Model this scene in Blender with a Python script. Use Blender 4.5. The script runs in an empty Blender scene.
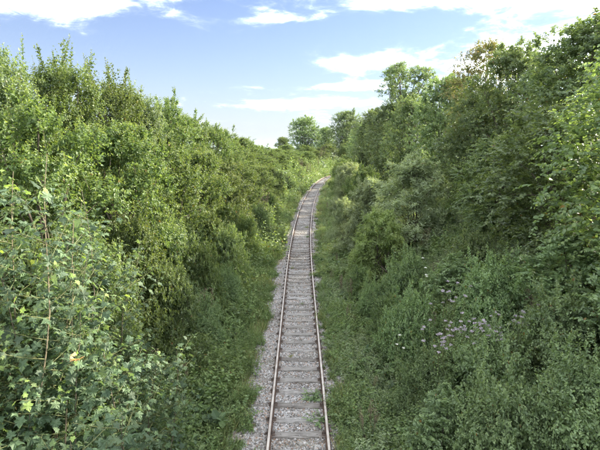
import bpy, math
import numpy as np
from mathutils import Matrix, Vector

R = math.radians
scene = bpy.context.scene
col = scene.collection

# ------------------------------------------------------------------ camera, sky, sun, exposure
CAM_Z = 7.30
cam_d = bpy.data.cameras.new('camera')
cam = bpy.data.objects.new('camera', cam_d); col.objects.link(cam)
cam.location = (0, 0, CAM_Z)
cam.rotation_euler = (R(90 - 10.0), 0, 0)
cam_d.sensor_width = 36; cam_d.lens = 27.2
cam_d.clip_start = 0.05; cam_d.clip_end = 60000
scene.camera = cam

SUN_AZ, SUN_EL = 62.0, 27.5            # azimuth to the right of the view direction (+Y), elevation
sun_d = bpy.data.lights.new('sun', 'SUN')
sun_d.energy = 1.4; sun_d.angle = R(4.0); sun_d.color = (1.0, 0.92, 0.76)
sun = bpy.data.objects.new('sun', sun_d); col.objects.link(sun)
sd = Vector((math.sin(R(SUN_AZ)) * math.cos(R(SUN_EL)), math.cos(R(SUN_AZ)) * math.cos(R(SUN_EL)), math.sin(R(SUN_EL))))
sun.rotation_euler = sd.to_track_quat('Z', 'Y').to_euler()
sun.location = (60, 40, 50)

world = bpy.data.worlds.new('World'); scene.world = world; world.use_nodes = True
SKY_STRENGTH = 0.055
CLOUD_TONE, CLOUD_LO, HAZE_TONE, SKY_TINT = 14.0, -0.50, 0.86, (0.200, 0.190, 0.220)  # cloud tone and cover set high: unseen clouds serve as added fill
scene.view_settings.view_transform = 'Standard'
scene.view_settings.look = 'None'
scene.view_settings.gamma = 1.0
scene.view_settings.use_curve_mapping = False
scene.view_settings.exposure = 4.12
scene.cycles.max_bounces = 6
scene.cycles.diffuse_bounces = 4
scene.cycles.use_adaptive_sampling = True
scene.cycles.adaptive_threshold = 0.02
scene.cycles.glossy_bounces = 2
scene.cycles.transmission_bounces = 4
scene.cycles.transparent_max_bounces = 4
scene.cycles.sample_clamp_indirect = 8
scene.cycles.caustics_reflective = False
scene.cycles.caustics_refractive = False


class NT:
    """small node-tree helper"""
    def __init__(self, tree):
        self.t = tree; self.n = tree.nodes; self.l = tree.links

    def node(self, kind, **kw):
        nd = self.n.new(kind)
        for k, v in kw.items():
            setattr(nd, k, v)
        return nd

    def put(self, sock, v):
        if hasattr(v, 'is_linked') or hasattr(v, 'links'):
            self.l.new(v, sock)
        else:
            sock.default_value = v

    def math(self, op, a, b=0.0, clamp=False):
        nd = self.node('ShaderNodeMath', operation=op, use_clamp=clamp)
        self.put(nd.inputs[0], a); self.put(nd.inputs[1], b)
        return nd.outputs[0]

    def ss(self, x, lo, hi):
        nd = self.node('ShaderNodeMapRange', interpolation_type='SMOOTHSTEP')
        self.put(nd.inputs['Value'], x); nd.inputs['From Min'].default_value = lo; nd.inputs['From Max'].default_value = hi
        return nd.outputs['Result']

    def mix(self, fac, a, b, blend='MIX'):
        nd = self.node('ShaderNodeMix', data_type='RGBA', blend_type=blend)
        self.put(nd.inputs['Factor'], fac)
        for s, v in (('A', a), ('B', b)):
            sock = [i for i in nd.inputs if i.name == s and i.type == 'RGBA'][0]
            if isinstance(v, tuple) and len(v) == 3: v = v + (1,)
            self.put(sock, v)
        return [o for o in nd.outputs if o.type == 'RGBA'][0]

    def noise(self, vec, scale, detail=4, rough=0.5, dist=0.0):
        nd = self.node('ShaderNodeTexNoise')
        if vec is not None: self.l.new(vec, nd.inputs['Vector'])
        nd.inputs['Scale'].default_value = scale; nd.inputs['Detail'].default_value = detail
        nd.inputs['Roughness'].default_value = rough; nd.inputs['Distortion'].default_value = dist
        return nd.outputs[0]

    def ramp(self, fac, stops):
        nd = self.node('ShaderNodeValToRGB')
        self.l.new(fac, nd.inputs[0])
        e = nd.color_ramp.elements
        while len(e) < len(stops): e.new(0.5)
        for el, (p, c) in zip(e, stops):
            el.position = p; el.color = tuple(c) + (1,)
        return nd.outputs[0]


def build_world():
    w = NT(world.node_tree)
    w.n.clear()
    sky = w.node('ShaderNodeTexSky', sky_type='NISHITA')
    sky.sun_disc = False
    sky.sun_elevation = R(SUN_EL); sky.sun_rotation = R(SUN_AZ)
    sky.altitude = 50; sky.air_density = 1.0; sky.dust_density = 0.25; sky.ozone_density = 2.2
    tc = w.node('ShaderNodeTexCoord')
    sep = w.node('ShaderNodeSeparateXYZ'); w.l.new(tc.outputs['Generated'], sep.inputs[0])
    x, y, z = sep.outputs
    zc = w.math('MAXIMUM', z, 0.0)
    den = w.math('ADD', zc, 0.13)
    cmb = w.node('ShaderNodeCombineXYZ')
    w.put(cmb.inputs[0], w.math('DIVIDE', x, den)); w.put(cmb.inputs[1], w.math('DIVIDE', y, den))
    p = cmb.outputs[0]
    az = w.math('MULTIPLY', w.math('ARCTAN2', x, y), 57.2958)
    el = w.math('MULTIPLY', w.math('ARCSINE', z), 57.2958)

    def blob(a0, e0, sa, se, amp, tilt=0.0):
        da = w.math('DIVIDE', w.math('SUBTRACT', az, a0), sa)
        e1 = w.math('SUBTRACT', w.math('SUBTRACT', el, e0), w.math('MULTIPLY', w.math('SUBTRACT', az, a0), tilt))
        de = w.math('DIVIDE', e1, se)
        d2 = w.math('ADD', w.math('MULTIPLY', da, da), w.math('MULTIPLY', de, de))
        return w.math('MULTIPLY', w.math('EXPONENT', w.math('MULTIPLY', d2, -1.0)), amp)

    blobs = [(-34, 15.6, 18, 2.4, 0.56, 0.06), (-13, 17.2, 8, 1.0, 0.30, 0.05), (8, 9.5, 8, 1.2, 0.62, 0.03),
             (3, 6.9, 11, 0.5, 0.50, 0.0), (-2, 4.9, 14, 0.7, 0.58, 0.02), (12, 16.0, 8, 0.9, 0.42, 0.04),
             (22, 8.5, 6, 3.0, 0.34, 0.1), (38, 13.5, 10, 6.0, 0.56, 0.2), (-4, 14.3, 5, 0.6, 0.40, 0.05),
             (-8, 9.5, 14, 4.0, -0.26, 0.0), (-28, 9.5, 14, 3.2, -0.36, 0.0), (14, 12.8, 12, 1.6, -0.32, 0.0), (-4, 8, 36, 12, -0.50, 0.0)]  # negative blobs thin the fill clouds inside the view
    tot = None
    for b in blobs:
        m = blob(*b)
        tot = m if tot is None else w.math('ADD', tot, m)
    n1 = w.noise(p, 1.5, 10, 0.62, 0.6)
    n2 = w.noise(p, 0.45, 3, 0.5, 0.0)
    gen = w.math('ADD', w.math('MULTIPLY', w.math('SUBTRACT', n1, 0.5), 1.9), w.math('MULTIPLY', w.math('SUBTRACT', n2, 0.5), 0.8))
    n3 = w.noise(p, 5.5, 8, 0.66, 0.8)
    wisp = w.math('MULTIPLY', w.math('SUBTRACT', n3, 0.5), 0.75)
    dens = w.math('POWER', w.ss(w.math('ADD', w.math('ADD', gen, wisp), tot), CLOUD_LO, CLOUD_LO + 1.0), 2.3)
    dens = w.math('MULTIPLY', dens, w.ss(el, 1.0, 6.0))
    # cloud brightness: raised well above white so clouds out of view add fill light
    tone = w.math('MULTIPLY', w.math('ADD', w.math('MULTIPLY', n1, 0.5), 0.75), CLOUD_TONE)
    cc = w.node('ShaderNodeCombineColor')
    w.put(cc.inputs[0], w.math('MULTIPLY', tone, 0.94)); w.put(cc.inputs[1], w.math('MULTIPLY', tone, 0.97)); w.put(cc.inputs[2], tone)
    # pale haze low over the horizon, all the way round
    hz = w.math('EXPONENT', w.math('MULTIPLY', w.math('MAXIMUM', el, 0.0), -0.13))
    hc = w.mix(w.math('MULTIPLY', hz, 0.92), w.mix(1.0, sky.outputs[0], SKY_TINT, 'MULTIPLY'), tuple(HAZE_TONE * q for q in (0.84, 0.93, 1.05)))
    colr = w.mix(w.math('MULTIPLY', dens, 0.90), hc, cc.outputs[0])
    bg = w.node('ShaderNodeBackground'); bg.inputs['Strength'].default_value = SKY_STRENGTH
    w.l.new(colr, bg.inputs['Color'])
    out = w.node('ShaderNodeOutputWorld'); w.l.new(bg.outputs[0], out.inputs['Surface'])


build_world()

# ------------------------------------------------------------------ place: track line and terrain
def track_x(y):
    y = np.asarray(y, float)
    yc = np.minimum(y, 138.0)
    a = np.maximum(yc - 23.0, 0); b = np.maximum(yc - 85.0, 0)
    c = -0.04 + 0.0009 * a * a + 6e-5 * b ** 3
    return c + (0.0018 * (138 - 23) + 1.8e-4 * 53 ** 2) * np.maximum(y - 138.0, 0)

def track_h(y):
    return (track_x(y + 0.05) - track_x(y - 0.05)) / 0.1

def sstep(x, a, b):
    t = np.clip((x - a) / (b - a), 0, 1)
    return t * t * (3 - 2 * t)

def wob(x, y, s=1.0):
    return (np.sin(0.9 * s * x + 1.3 * s * y + 0.7) + np.sin(2.1 * s * x - 0.8 * s * y + 2.0) * 0.6 + np.sin(-0.5 * s * x + 2.7 * s * y + 4.0) * 0.4) / 2.0

def interp(y, pts):
    return np.interp(y, [p[0] for p in pts], [p[1] for p in pts])

LEFT_H = [(-20, 5.2), (20, 5.2), (45, 4.6), (70, 3.6), (100, 2.4), (130, 2.0), (170, 2.0)]
RIGHT_H = [(-20, 5.4), (30, 5.8), (60, 5.6), (100, 4.6), (140, 3.6), (200, 3.5)]

def terrain(u, y):
    """height over the rail top plane; u is the offset from the track axis"""
    u = np.asarray(u, float); y = np.asarray(y, float)
    au = np.abs(u)
    bed = -0.34 - 0.25 * sstep(au, 1.0, 2.2)
    hl = interp(y, LEFT_H); hr = interp(y, RIGHT_H)
    bl = hl * sstep(-u, 2.3, 2.3 + hl * 1.75)
    br = hr * sstep(u, 2.0, 2.0 + hr * 2.0)
    bank = np.where(u < 0, bl, br)
    rough = wob(u, y, 0.8) * 0.16 * sstep(au, 2.4, 4.5)
    far = -np.clip((y - 170) / 900, 0, 1) * 30 * sstep(y, 170, 600) - np.clip((np.abs(u) - 60) / 1500, 0, 1) * 25
    return bed + bank + rough + far

def ground_z(x, y):
    u = (x - track_x(y)) / np.sqrt(1 + track_h(y) ** 2)
    return terrain(u, y)

def world_xy(u, y):
    """axis offset u at chainage y -> world x, y"""
    h = math.atan(float(track_h(y)))
    return float(track_x(y)) + u * math.cos(h), y - u * math.sin(h)

# ------------------------------------------------------------------ mesh helpers
def make_mesh(name, V, faces, attrs=None, smooth=False, mats=()):
    """faces: list of int arrays (n,3) / (n,4)"""
    me = bpy.data.meshes.new(name)
    V = np.ascontiguousarray(V, np.float32)
    faces = [f for f in faces if len(f)]
    nl = sum(f.size for f in faces); nf = sum(len(f) for f in faces)
    me.vertices.add(len(V)); me.vertices.foreach_set('co', V.ravel())
    me.loops.add(nl); me.loops.foreach_set('vertex_index', np.concatenate([f.ravel() for f in faces]).astype(np.int32))
    me.polygons.add(nf)
    tot = np.concatenate([np.full(len(f), f.shape[1], np.int32) for f in faces])
    start = np.concatenate([[0], np.cumsum(tot)[:-1]]).astype(np.int32)
    me.polygons.foreach_set('loop_start', start)
    me.polygons.foreach_set('use_smooth', np.full(nf, bool(smooth)))
    for k, a in (attrs or {}).items():
        at = me.attributes.new(k, 'FLOAT', 'POINT'); at.data.foreach_set('value', np.ascontiguousarray(a, np.float32))
    for m in mats: me.materials.append(m)
    me.update(calc_edges=True)
    return me


class MB:
    """collects vertices, faces and two per-vertex floats (rnd, age)"""
    def __init__(self):
        self.v = []; self.f3 = []; self.f4 = []; self.r = []; self.a = []; self.n = 0

    def add(self, V, F3=None, F4=None, rnd=0.5, age=0.0):
        V = np.asarray(V, float).reshape(-1, 3); k = len(V)
        self.v.append(V)
        if F3 is not None and len(F3): self.f3.append(np.asarray(F3, int) + self.n)
        if F4 is not None and len(F4): self.f4.append(np.asarray(F4, int) + self.n)
        self.r.append(np.broadcast_to(np.asarray(rnd, float), (k,))); self.a.append(np.broadcast_to(np.asarray(age, float), (k,)))
        self.n += k

    def tube(self, pts, rad, sides=5, rnd=0.5, age=0.0, cap=False):
        pts = np.asarray(pts, float); n = len(pts)
        rad = np.broadcast_to(np.asarray(rad, float), (n,))
        tan = np.gradient(pts, axis=0); tan /= np.linalg.norm(tan, axis=1)[:, None] + 1e-9
        ref = np.array([0.31, 0.95, 0.08]) if abs(tan[0][2]) > 0.7 else np.array([0, 0, 1.0])
        a = np.cross(tan, ref); a /= np.linalg.norm(a, axis=1)[:, None] + 1e-9
        b = np.cross(tan, a)
        th = np.arange(sides) / sides * 2 * math.pi
        V = pts[:, None] + rad[:, None, None] * (np.cos(th)[None, :, None] * a[:, None] + np.sin(th)[None, :, None] * b[:, None])
        i = np.arange(n - 1)[:, None] * sides; j = np.arange(sides)[None]; j2 = (j + 1) % sides
        F = np.stack([i + j, i + j2, i + sides + j2, i + sides + j], -1).reshape(-1, 4)
        self.add(V.reshape(-1, 3), None, F, rnd, age)

    def leaves(self, tmpl, P, A, N, S, rnd, age, curl=None):
        T, T3, T4 = tmpl
        n = len(P)
        if n == 0: return
        A = A / (np.linalg.norm(A, axis=1)[:, None] + 1e-9)
        N = N - A * np.sum(A * N, 1)[:, None]; N /= np.linalg.norm(N, axis=1)[:, None] + 1e-9
        B = np.cross(A, N)
        c = np.ones(n) if curl is None else curl
        k = len(T)
        V = P[:, None] + S[:, None, None] * (T[None, :, 0, None] * B[:, None] + T[None, :, 1, None] * A[:, None] + (T[None, :, 2] * c[:, None])[..., None] * N[:, None])
        off = (np.arange(n) * k)[:, None, None]
        F3 = (np.asarray(T3)[None] + off).reshape(-1, 3) if len(T3) else None
        F4 = (np.asarray(T4)[None] + off).reshape(-1, 4) if len(T4) else None
        self.add(V.reshape(-1, 3), F3, F4, np.repeat(rnd, k), np.repeat(age, k))

    def mesh(self, name, mats, smooth=False):
        V = np.concatenate(self.v)
        return make_mesh(name, V, [np.concatenate(f) for f in (self.f3, self.f4) if f], {'rnd': np.concatenate(self.r), 'age': np.concatenate(self.a)}, smooth, mats)


def obj(name, me, parent=None, loc=None):
    o = bpy.data.objects.new(name, me); col.objects.link(o)
    if parent is not None: o.parent = parent
    if loc is not None: o.location = loc
    return o

def tag(o, label=None, cat=None, group=None, kind=None):
    if label: o['label'] = label
    if cat: o['category'] = cat
    if group: o['group'] = group
    if kind: o['kind'] = kind
    return o

def empty(name, loc):
    o = bpy.data.objects.new(name, None); col.objects.link(o); o.location = loc
    o.empty_display_size = 0.3
    return o

# ------------------------------------------------------------------ materials
def leaf_mat(name, dark, mid, light, young, trans=0.38, rough=0.45, spec=0.45, dead=(0.16, 0.10, 0.03), hue=0.02):
    m = bpy.data.materials.new(name); m.use_nodes = True
    w = NT(m.node_tree); w.n.clear()
    rnd = w.node('ShaderNodeAttribute', attribute_name='rnd').outputs['Fac']
    age = w.node('ShaderNodeAttribute', attribute_name='age').outputs['Fac']
    base = w.ramp(rnd, [(0.0, dark), (0.45, mid), (0.93, light), (0.985, light), (1.0, dead)])
    base = w.mix(age, base, young)
    oi = w.node('ShaderNodeObjectInfo')
    hs = w.node('ShaderNodeHueSaturation')
    w.put(hs.inputs['Hue'], w.math('ADD', w.math('MULTIPLY', oi.outputs['Random'], hue), 0.5 - hue / 2))
    w.put(hs.inputs['Value'], w.math('ADD', w.math('MULTIPLY', oi.outputs['Random'], 0.36), 0.84))
    w.l.new(base, hs.inputs['Color'])
    c = hs.outputs[0]
    p = w.node('ShaderNodeBsdfPrincipled')
    w.l.new(c, p.inputs['Base Color']); p.inputs['Roughness'].default_value = rough
    p.inputs['Specular IOR Level'].default_value = spec
    t = w.node('ShaderNodeBsdfTranslucent')
    w.l.new(w.mix(1.0, c, (1.55, 1.5, 0.75), 'MULTIPLY'), t.inputs['Color'])
    mx = w.node('ShaderNodeMixShader'); mx.inputs[0].default_value = trans
    w.l.new(p.outputs[0], mx.inputs[1]); w.l.new(t.outputs[0], mx.inputs[2])
    out = w.node('ShaderNodeOutputMaterial'); w.l.new(mx.outputs[0], out.inputs['Surface'])
    return m

def solid_mat(name, c1, c2, scale=8.0, rough=0.85, metal=0.0, bump=0.0, stretch=None, spec=0.3):
    m = bpy.data.materials.new(name); m.use_nodes = True
    w = NT(m.node_tree); w.n.clear()
    tc = w.node('ShaderNodeTexCoord'); vec = tc.outputs['Object']
    if stretch:
        mp = w.node('ShaderNodeMapping'); w.l.new(vec, mp.inputs[0]); mp.inputs['Scale'].default_value = stretch; vec = mp.outputs[0]
    n = w.noise(vec, scale, 6, 0.62)
    c = w.mix(w.ss(n, 0.34, 0.66), c1, c2)
    p = w.node('ShaderNodeBsdfPrincipled'); w.l.new(c, p.inputs['Base Color'])
    p.inputs['Roughness'].default_value = rough; p.inputs['Metallic'].default_value = metal; p.inputs['Specular IOR Level'].default_value = spec
    if bump:
        b = w.node('ShaderNodeBump'); b.inputs['Strength'].default_value = bump; b.inputs['Distance'].default_value = 0.02
        w.l.new(n, b.inputs['Height']); w.l.new(b.outputs[0], p.inputs['Normal'])
    out = w.node('ShaderNodeOutputMaterial'); w.l.new(p.outputs[0], out.inputs['Surface'])
    return m

M = {}
M['sycamore'] = leaf_mat('sycamore_leaf', (0.044, 0.072, 0.040), (0.071, 0.108, 0.058), (0.106, 0.156, 0.078), (0.18, 0.245, 0.062), 0.42, 0.58, 0.32)
M['hedge'] = leaf_mat('hedge_leaf', (0.046, 0.074, 0.026), (0.076, 0.115, 0.038), (0.120, 0.164, 0.054), (0.20, 0.215, 0.06), 0.42, 0.5, 0.32)
M['hazel'] = leaf_mat('broad_leaf', (0.066, 0.100, 0.046), (0.104, 0.152, 0.063), (0.148, 0.204, 0.080), (0.22, 0.25, 0.07), 0.48, 0.45, 0.5)
M['dark'] = leaf_mat('dark_leaf', (0.066, 0.100, 0.050), (0.104, 0.152, 0.072), (0.148, 0.198, 0.090), (0.21, 0.24, 0.08), 0.47, 0.45, 0.5)
M['russet'] = leaf_mat('russet_leaf', (0.07, 0.09, 0.035), (0.11, 0.125, 0.045), (0.17, 0.15, 0.06), (0.26, 0.17, 0.09), 0.42, 0.5, 0.4)
M['willow'] = leaf_mat('willow_leaf', (0.150, 0.190, 0.112), (0.202, 0.250, 0.150), (0.250, 0.300, 0.180), (0.28, 0.33, 0.17), 0.42, 0.5, 0.5, hue=0.008)
M['golden'] = leaf_mat('golden_willow_leaf', (0.125, 0.178, 0.066), (0.172, 0.236, 0.086), (0.22, 0.288, 0.105), (0.28, 0.33, 0.11), 0.44, 0.5, 0.5, hue=0.008)
M['bramble'] = leaf_mat('bramble_leaf', (0.088, 0.136, 0.064), (0.135, 0.196, 0.090), (0.190, 0.262, 0.120), (0.23, 0.29, 0.11), 0.42, 0.5, 0.45, hue=0.012)
M['nettle'] = leaf_mat('nettle_leaf', (0.082, 0.124, 0.048), (0.122, 0.178, 0.066), (0.166, 0.230, 0.086), (0.20, 0.25, 0.09), 0.42, 0.55, 0.4)
M['grass'] = leaf_mat('grass_blade', (0.090, 0.130, 0.045), (0.130, 0.175, 0.062), (0.185, 0.225, 0.090), (0.33, 0.29, 0.15), 0.40, 0.55, 0.4)
M['bark'] = solid_mat('bark', (0.055, 0.045, 0.032), (0.13, 0.11, 0.08), 9, 0.9, 0, 0.4, (1, 1, 0.25))
M['pale_stem'] = solid_mat('pale_stem', (0.16, 0.13, 0.08), (0.27, 0.22, 0.14), 12, 0.75, 0, 0.2)
M['green_stem'] = solid_mat('green_stem', (0.07, 0.09, 0.03), (0.12, 0.12, 0.05), 12, 0.7)
M['petal'] = solid_mat('pink_petal', (0.28, 0.235, 0.27), (0.40, 0.36, 0.385), 40, 0.8)
M['white_petal'] = solid_mat('white_petal', (0.62, 0.62, 0.52), (0.75, 0.74, 0.66), 40, 0.8)

# ------------------------------------------------------------------ leaf shapes (x across, y along, z normal)
KITE = (np.array([(0, 0, 0), (-.30, .48, .07), (0, 1, -.10), (.30, .48, .07)]), [(0, 2, 1), (0, 3, 2)], [])
OVATE = (np.array([(0, 0, 0), (-.30, .26, .06), (-.27, .62, .05), (0, 1, -.12), (.27, .62, .05), (.30, .26, .06)]), [], [(0, 5, 4, 3), (0, 3, 2, 1)])
ROUND = (np.array([(0, 0, 0), (-.38, .28, .07), (-.36, .68, .05), (0, 1, -.10), (.36, .68, .05), (.38, .28, .07)]), [], [(0, 5, 4, 3), (0, 3, 2, 1)])
NARROW = (np.array([(0, 0, 0), (-.15, .42, .03), (0, 1, -.12), (.15, .42, .03)]), [(0, 2, 1), (0, 3, 2)], [])
BLADE = (np.array([(-.022, 0, 0), (.022, 0, 0), (.018, .5, -.03), (-.018, .5, -.03), (0, 1, -.22)]), [(3, 2, 4)], [(0, 1, 2, 3)])

def syc_leaf():
    h = [(0.05, -.02), (.20, -.13), (.40, -.05), (.31, .07), (.34, .15), (.58, .33), (.44, .38), (.42, .47), (.245, .47), (.27, .60), (.15, .76), (.10, .84)]
    out = [(0, 0)] + h + [(0, 1.0)] + [(-a, b) for a, b in h[::-1]]
    V = np.array([(x, y, -0.75 * x * x - 0.22 * (y - .2) ** 2 + 0.20 * abs(x) + 0.05 * math.sin(9 * y + 5 * x)) for x, y in out] + [(0, .30, -.015)])
    c = len(out)
    return V, [(c, i, (i + 1) % c) for i in range(c)][::1], []
SYC = syc_leaf()
SYC = (SYC[0], [(a, c, b) for a, b, c in SYC[1]], [])

def unit(v):
    return v / (np.linalg.norm(v, axis=-1, keepdims=True) + 1e-9)

# ------------------------------------------------------------------ foliage generators
def shoot_leaves(mb, rng, B, D, L, n, tmpl, size, spread=1.0, droop=0.12, mode='alt', tip_age=0.35, age0=0.0, up=0.8, sj=0.25, taper=0.45, rnd_shoot=0.5, lean=None):
    """leaves along many shoots at once: B base, D direction, L length (m arrays), n leaves each"""
    m = len(B)
    t = np.linspace(0.12, 1.0, n)[None] + rng.uniform(-.4 / n, .4 / n, (m, n))
    D = unit(D)
    g = np.array([0, 0, -1.0])
    P = B[:, None] + D[:, None] * (L[:, None] * t)[..., None] + g * (droop * L[:, None] * t * t)[..., None]
    T = unit(D[:, None] + g * (2 * droop * t)[..., None])
    ref = np.where(np.abs(D[:, 2:3]) > 0.9, np.array([[1.0, 0, 0]]), np.array([[0, 0, 1.0]]))
    s1 = unit(np.cross(D, ref)); s2 = unit(np.cross(s1, D))
    if mode == 'alt':      # two-ranked flat spray
        ph = (np.arange(n) % 2) * math.pi + rng.normal(0, .45, (m, n))
    else:                  # spiral
        ph = np.arange(n) * 2.4 + rng.uniform(0, 6.28, (m, 1)) + rng.normal(0, .3, (m, n))
    S = np.cos(ph)[..., None] * s1[:, None] + np.sin(ph)[..., None] * s2[:, None]
    ang = spread * rng.uniform(.7, 1.25, (m, n))
    A = T * np.cos(ang)[..., None] + S * np.sin(ang)[..., None] + rng.normal(0, .14, (m, n, 3))
    A[..., 2] -= rng.uniform(0, .35, (m, n))
    N = np.array([0, 0, up]) + S * (1 - up) * -0.2 + T * (1 - up) * .5 + rng.normal(0, .38, (m, n, 3))
    if lean is not None: N = N + lean[:, None] * 0.35
    sz = size * (1 - taper * t ** 2) * rng.uniform(1 - sj, 1 + sj, (m, n))
    rnd = np.clip(rnd_shoot * rng.uniform(0, 1, (m, 1)) + (1 - rnd_shoot) * rng.uniform(0, 1, (m, n)), 0, .97)
    rnd = np.where(rng.uniform(0, 1, (m, n)) < 0.004, 1.0, rnd)
    age = np.clip(age0 + tip_age * sstep(t, .6, 1.0) * rng.uniform(.2, 1.2, (m, n)), 0, 1)
    q = lambda a: a.reshape(-1, *a.shape[2:])
    mb.leaves(tmpl, q(P), q(A), q(N), q(sz), q(rnd), q(age), rng.uniform(.3, 2.2, m * n))


def lobes_for(rng, h, r, k, z0=0.3, shape='round', size=(.32, .5)):
    """ellipsoid clumps that fill a crown h high and r wide"""
    out = []
    for i in range(k):
        f = (i + rng.uniform(.1, .9)) / k
        z = h * (z0 + (1 - z0) * f)
        if shape == 'round': w = math.sqrt(max(0.05, 1 - (2 * (z / h - z0) / (1 - z0) - .9) ** 2 * .85))
        elif shape == 'mound': w = math.sqrt(max(.03, 1 - f ** 1.7))
        elif shape == 'column': w = .85 - .35 * f
        elif shape == 'vase': w = .45 + .6 * f - .55 * f ** 4
        else: w = 1 - .75 * f
        th = i * 2.4 + rng.uniform(-.6, .6)
        s = rng.uniform(*size) * r * (0.75 + .4 * w)
        d = max(0, r * w - s * .75) * math.sqrt(rng.uniform(.35, 1))
        z = min(z, h - s * .8)
        out.append((np.array([d * math.cos(th), d * math.sin(th), z]), np.array([s, s, s * rng.uniform(.7, 1.0)])))
    return out


def crown_shoots(rng, lobes, m, up=.35, out=.8, jit=.35, deep=.35, low=-.55):
    wts = np.array([l[1][0] ** 2 for l in lobes]); wts /= wts.sum()
    idx = rng.choice(len(lobes), m, p=wts)
    C = np.array([l[0] for l in lobes])[idx]; Rr = np.array([l[1] for l in lobes])[idx]
    d = unit(rng.normal(0, 1, (m, 3)))
    d[:, 2] = np.where(d[:, 2] < low, -d[:, 2], d[:, 2])
    rad = 1 - deep * np.abs(rng.normal(0, .5, m)) - 0.10 * (1 + np.sin(d[:, 0] * 7 + idx) * np.sin(d[:, 1] * 6 + idx * 2) * np.cos(d[:, 2] * 5))
    P = C + d * Rr * np.clip(rad, .1, 1.2)[:, None]
    D = unit(d * out + np.array([0, 0, up]) + rng.normal(0, jit, (m, 3)))
    return P, D, d, idx


def limbs(rng, mb, lobes, base_n, h, r0, sides=5, spread=.2, crook=.06):
    """stems from the ground that fork towards each clump"""
    stems = []
    for i in range(base_n):
        th = i * 6.283 / max(1, base_n) + rng.uniform(0, 1)
        b = np.array([math.cos(th), math.sin(th), 0]) * (spread if base_n > 1 else 0)
        stems.append(b)
    for k, (c, rr) in enumerate(lobes):
        b = stems[k % base_n]
        fork = b * 1.3 + np.array([0, 0, h * rng.uniform(.12, .35)])
        pts = []
        for t in np.linspace(0, 1, 7):
            if t < .35: p = b + (fork - b) * (t / .35)
            else:
                q = (t - .35) / .65
                p = fork + (c - fork) * q + np.array([0, 0, .12 * h * math.sin(q * math.pi) * .5])
            pts.append(p + rng.normal(0, crook * (t > 0), 3))
        mb.tube(pts, r0 * (1 - .8 * np.linspace(0, 1, 7)) * rng.uniform(.7, 1.1), sides)


def twig_tubes(mb, B, D, L, droop, r=.006, lobes=None, idx=None):
    """thin stems under the shoots"""
    g = np.array([0, 0, -1.0])
    for i in range(len(B)):
        t = np.array([0, .5, 1.0])
        p = B[i] + unit(D[i]) * (L[i] * t)[:, None] + g * (droop * L[i] * t * t)[:, None]
        if lobes is not None:
            p = np.vstack([lobes[idx[i]][0] * .6 + B[i] * .4, p])
            mb.tube(p, [r * 1.6, r * 1.2, r * .8, r * .4], 3)
        else:
            mb.tube(p, [r, r * .7, r * .35], 3)


KINDS = {}   # kind -> list of (foliage mesh, stem mesh, height, radius)

def grow(kind, seed, h, r, k, m, n, tmpl, size, mat, shape='round', z0=.25, L=(.35, .7), spread=1.0, droop=.15, mode='alt', up=.35, out=.8, jit=.35, deep=.35,
         tip_age=.35, whips=0, whip_L=(.7, 1.4), stems=1, r0=.09, lsize=(.34, .52), twigs=0, bark='bark', inner=.0, leaf_up=.8, taper=.45, age_top=0.0):
    rng = np.random.default_rng(seed)
    lb = lobes_for(rng, h, r, k, z0, shape, lsize)
    P, D, d, idx = crown_shoots(rng, lb, m, up, out, jit, deep)
    Ls = rng.uniform(L[0], L[1], m)
    mb = MB(); ms = MB()
    ok = P[:, 2] > .05 * h
    P, D, d, idx, Ls = P[ok], D[ok], d[ok], idx[ok], Ls[ok]
    shoot_leaves(mb, rng, P - D * (Ls * .55)[:, None], D, Ls, n, tmpl, size, spread, droop, mode, tip_age, up=leaf_up, taper=taper, lean=d)
    if inner > 0:
        mi = int(m * inner)
        P2, D2, d2, _ = crown_shoots(rng, lb, mi, 0, .4, .6, 1.6)
        shoot_leaves(mb, rng, P2, D2, rng.uniform(L[0], L[1], mi), n, tmpl, size, spread, droop, mode, 0, up=leaf_up, taper=taper)
    if whips:
        Pw, Dw, dw, iw = crown_shoots(rng, lb, whips * 3, 1.0, .4, .24, .3, low=.2)
        o = np.argsort(-Pw[:, 2] + rng.normal(0, .12 * h, len(Pw)))[:whips]
        Pw, Dw = Pw[o], Dw[o]
        Lw = rng.uniform(whip_L[0], whip_L[1], whips)
        shoot_leaves(mb, rng, Pw, Dw, Lw, int(n * 2.4), tmpl, size * 1.25, .9, .02, 'spiral', tip_age, up=leaf_up, taper=.6)
        k_ = 5
        ts = rng.uniform(.0, .7, (whips, k_)); th = rng.uniform(0, 6.283, (whips, k_))
        Bs = (Pw[:, None] + Dw[:, None] * (Lw[:, None] * ts)[..., None]).reshape(-1, 3)
        Ds = (Dw[:, None] * 1.1 + np.stack([np.cos(th), np.sin(th), np.zeros_like(th)], -1) * .8).reshape(-1, 3)
        shoot_leaves(mb, rng, Bs, Ds, (Lw[:, None] * (1 - ts) * .5).reshape(-1) + .08, max(5, n // 2), tmpl, size * 1.15, .95, .05, 'spiral', tip_age, up=leaf_up, taper=.4)
        twig_tubes(ms, Pw - Dw * .3, Dw, Lw + .3, .02, .007)
    if twigs:
        s = rng.choice(len(P), min(twigs, len(P)), replace=False)
        twig_tubes(ms, (P - D * (Ls * .55)[:, None])[s], D[s], Ls[s], droop, .008, lb, idx[s])
    limbs(rng, ms, lb, stems, h, r0)
    KINDS.setdefault(kind, []).append((mb.mesh(kind + '_foliage', (M[mat],)), ms.mesh(kind + '_stems', (M[bark],), True), h, r))


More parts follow.
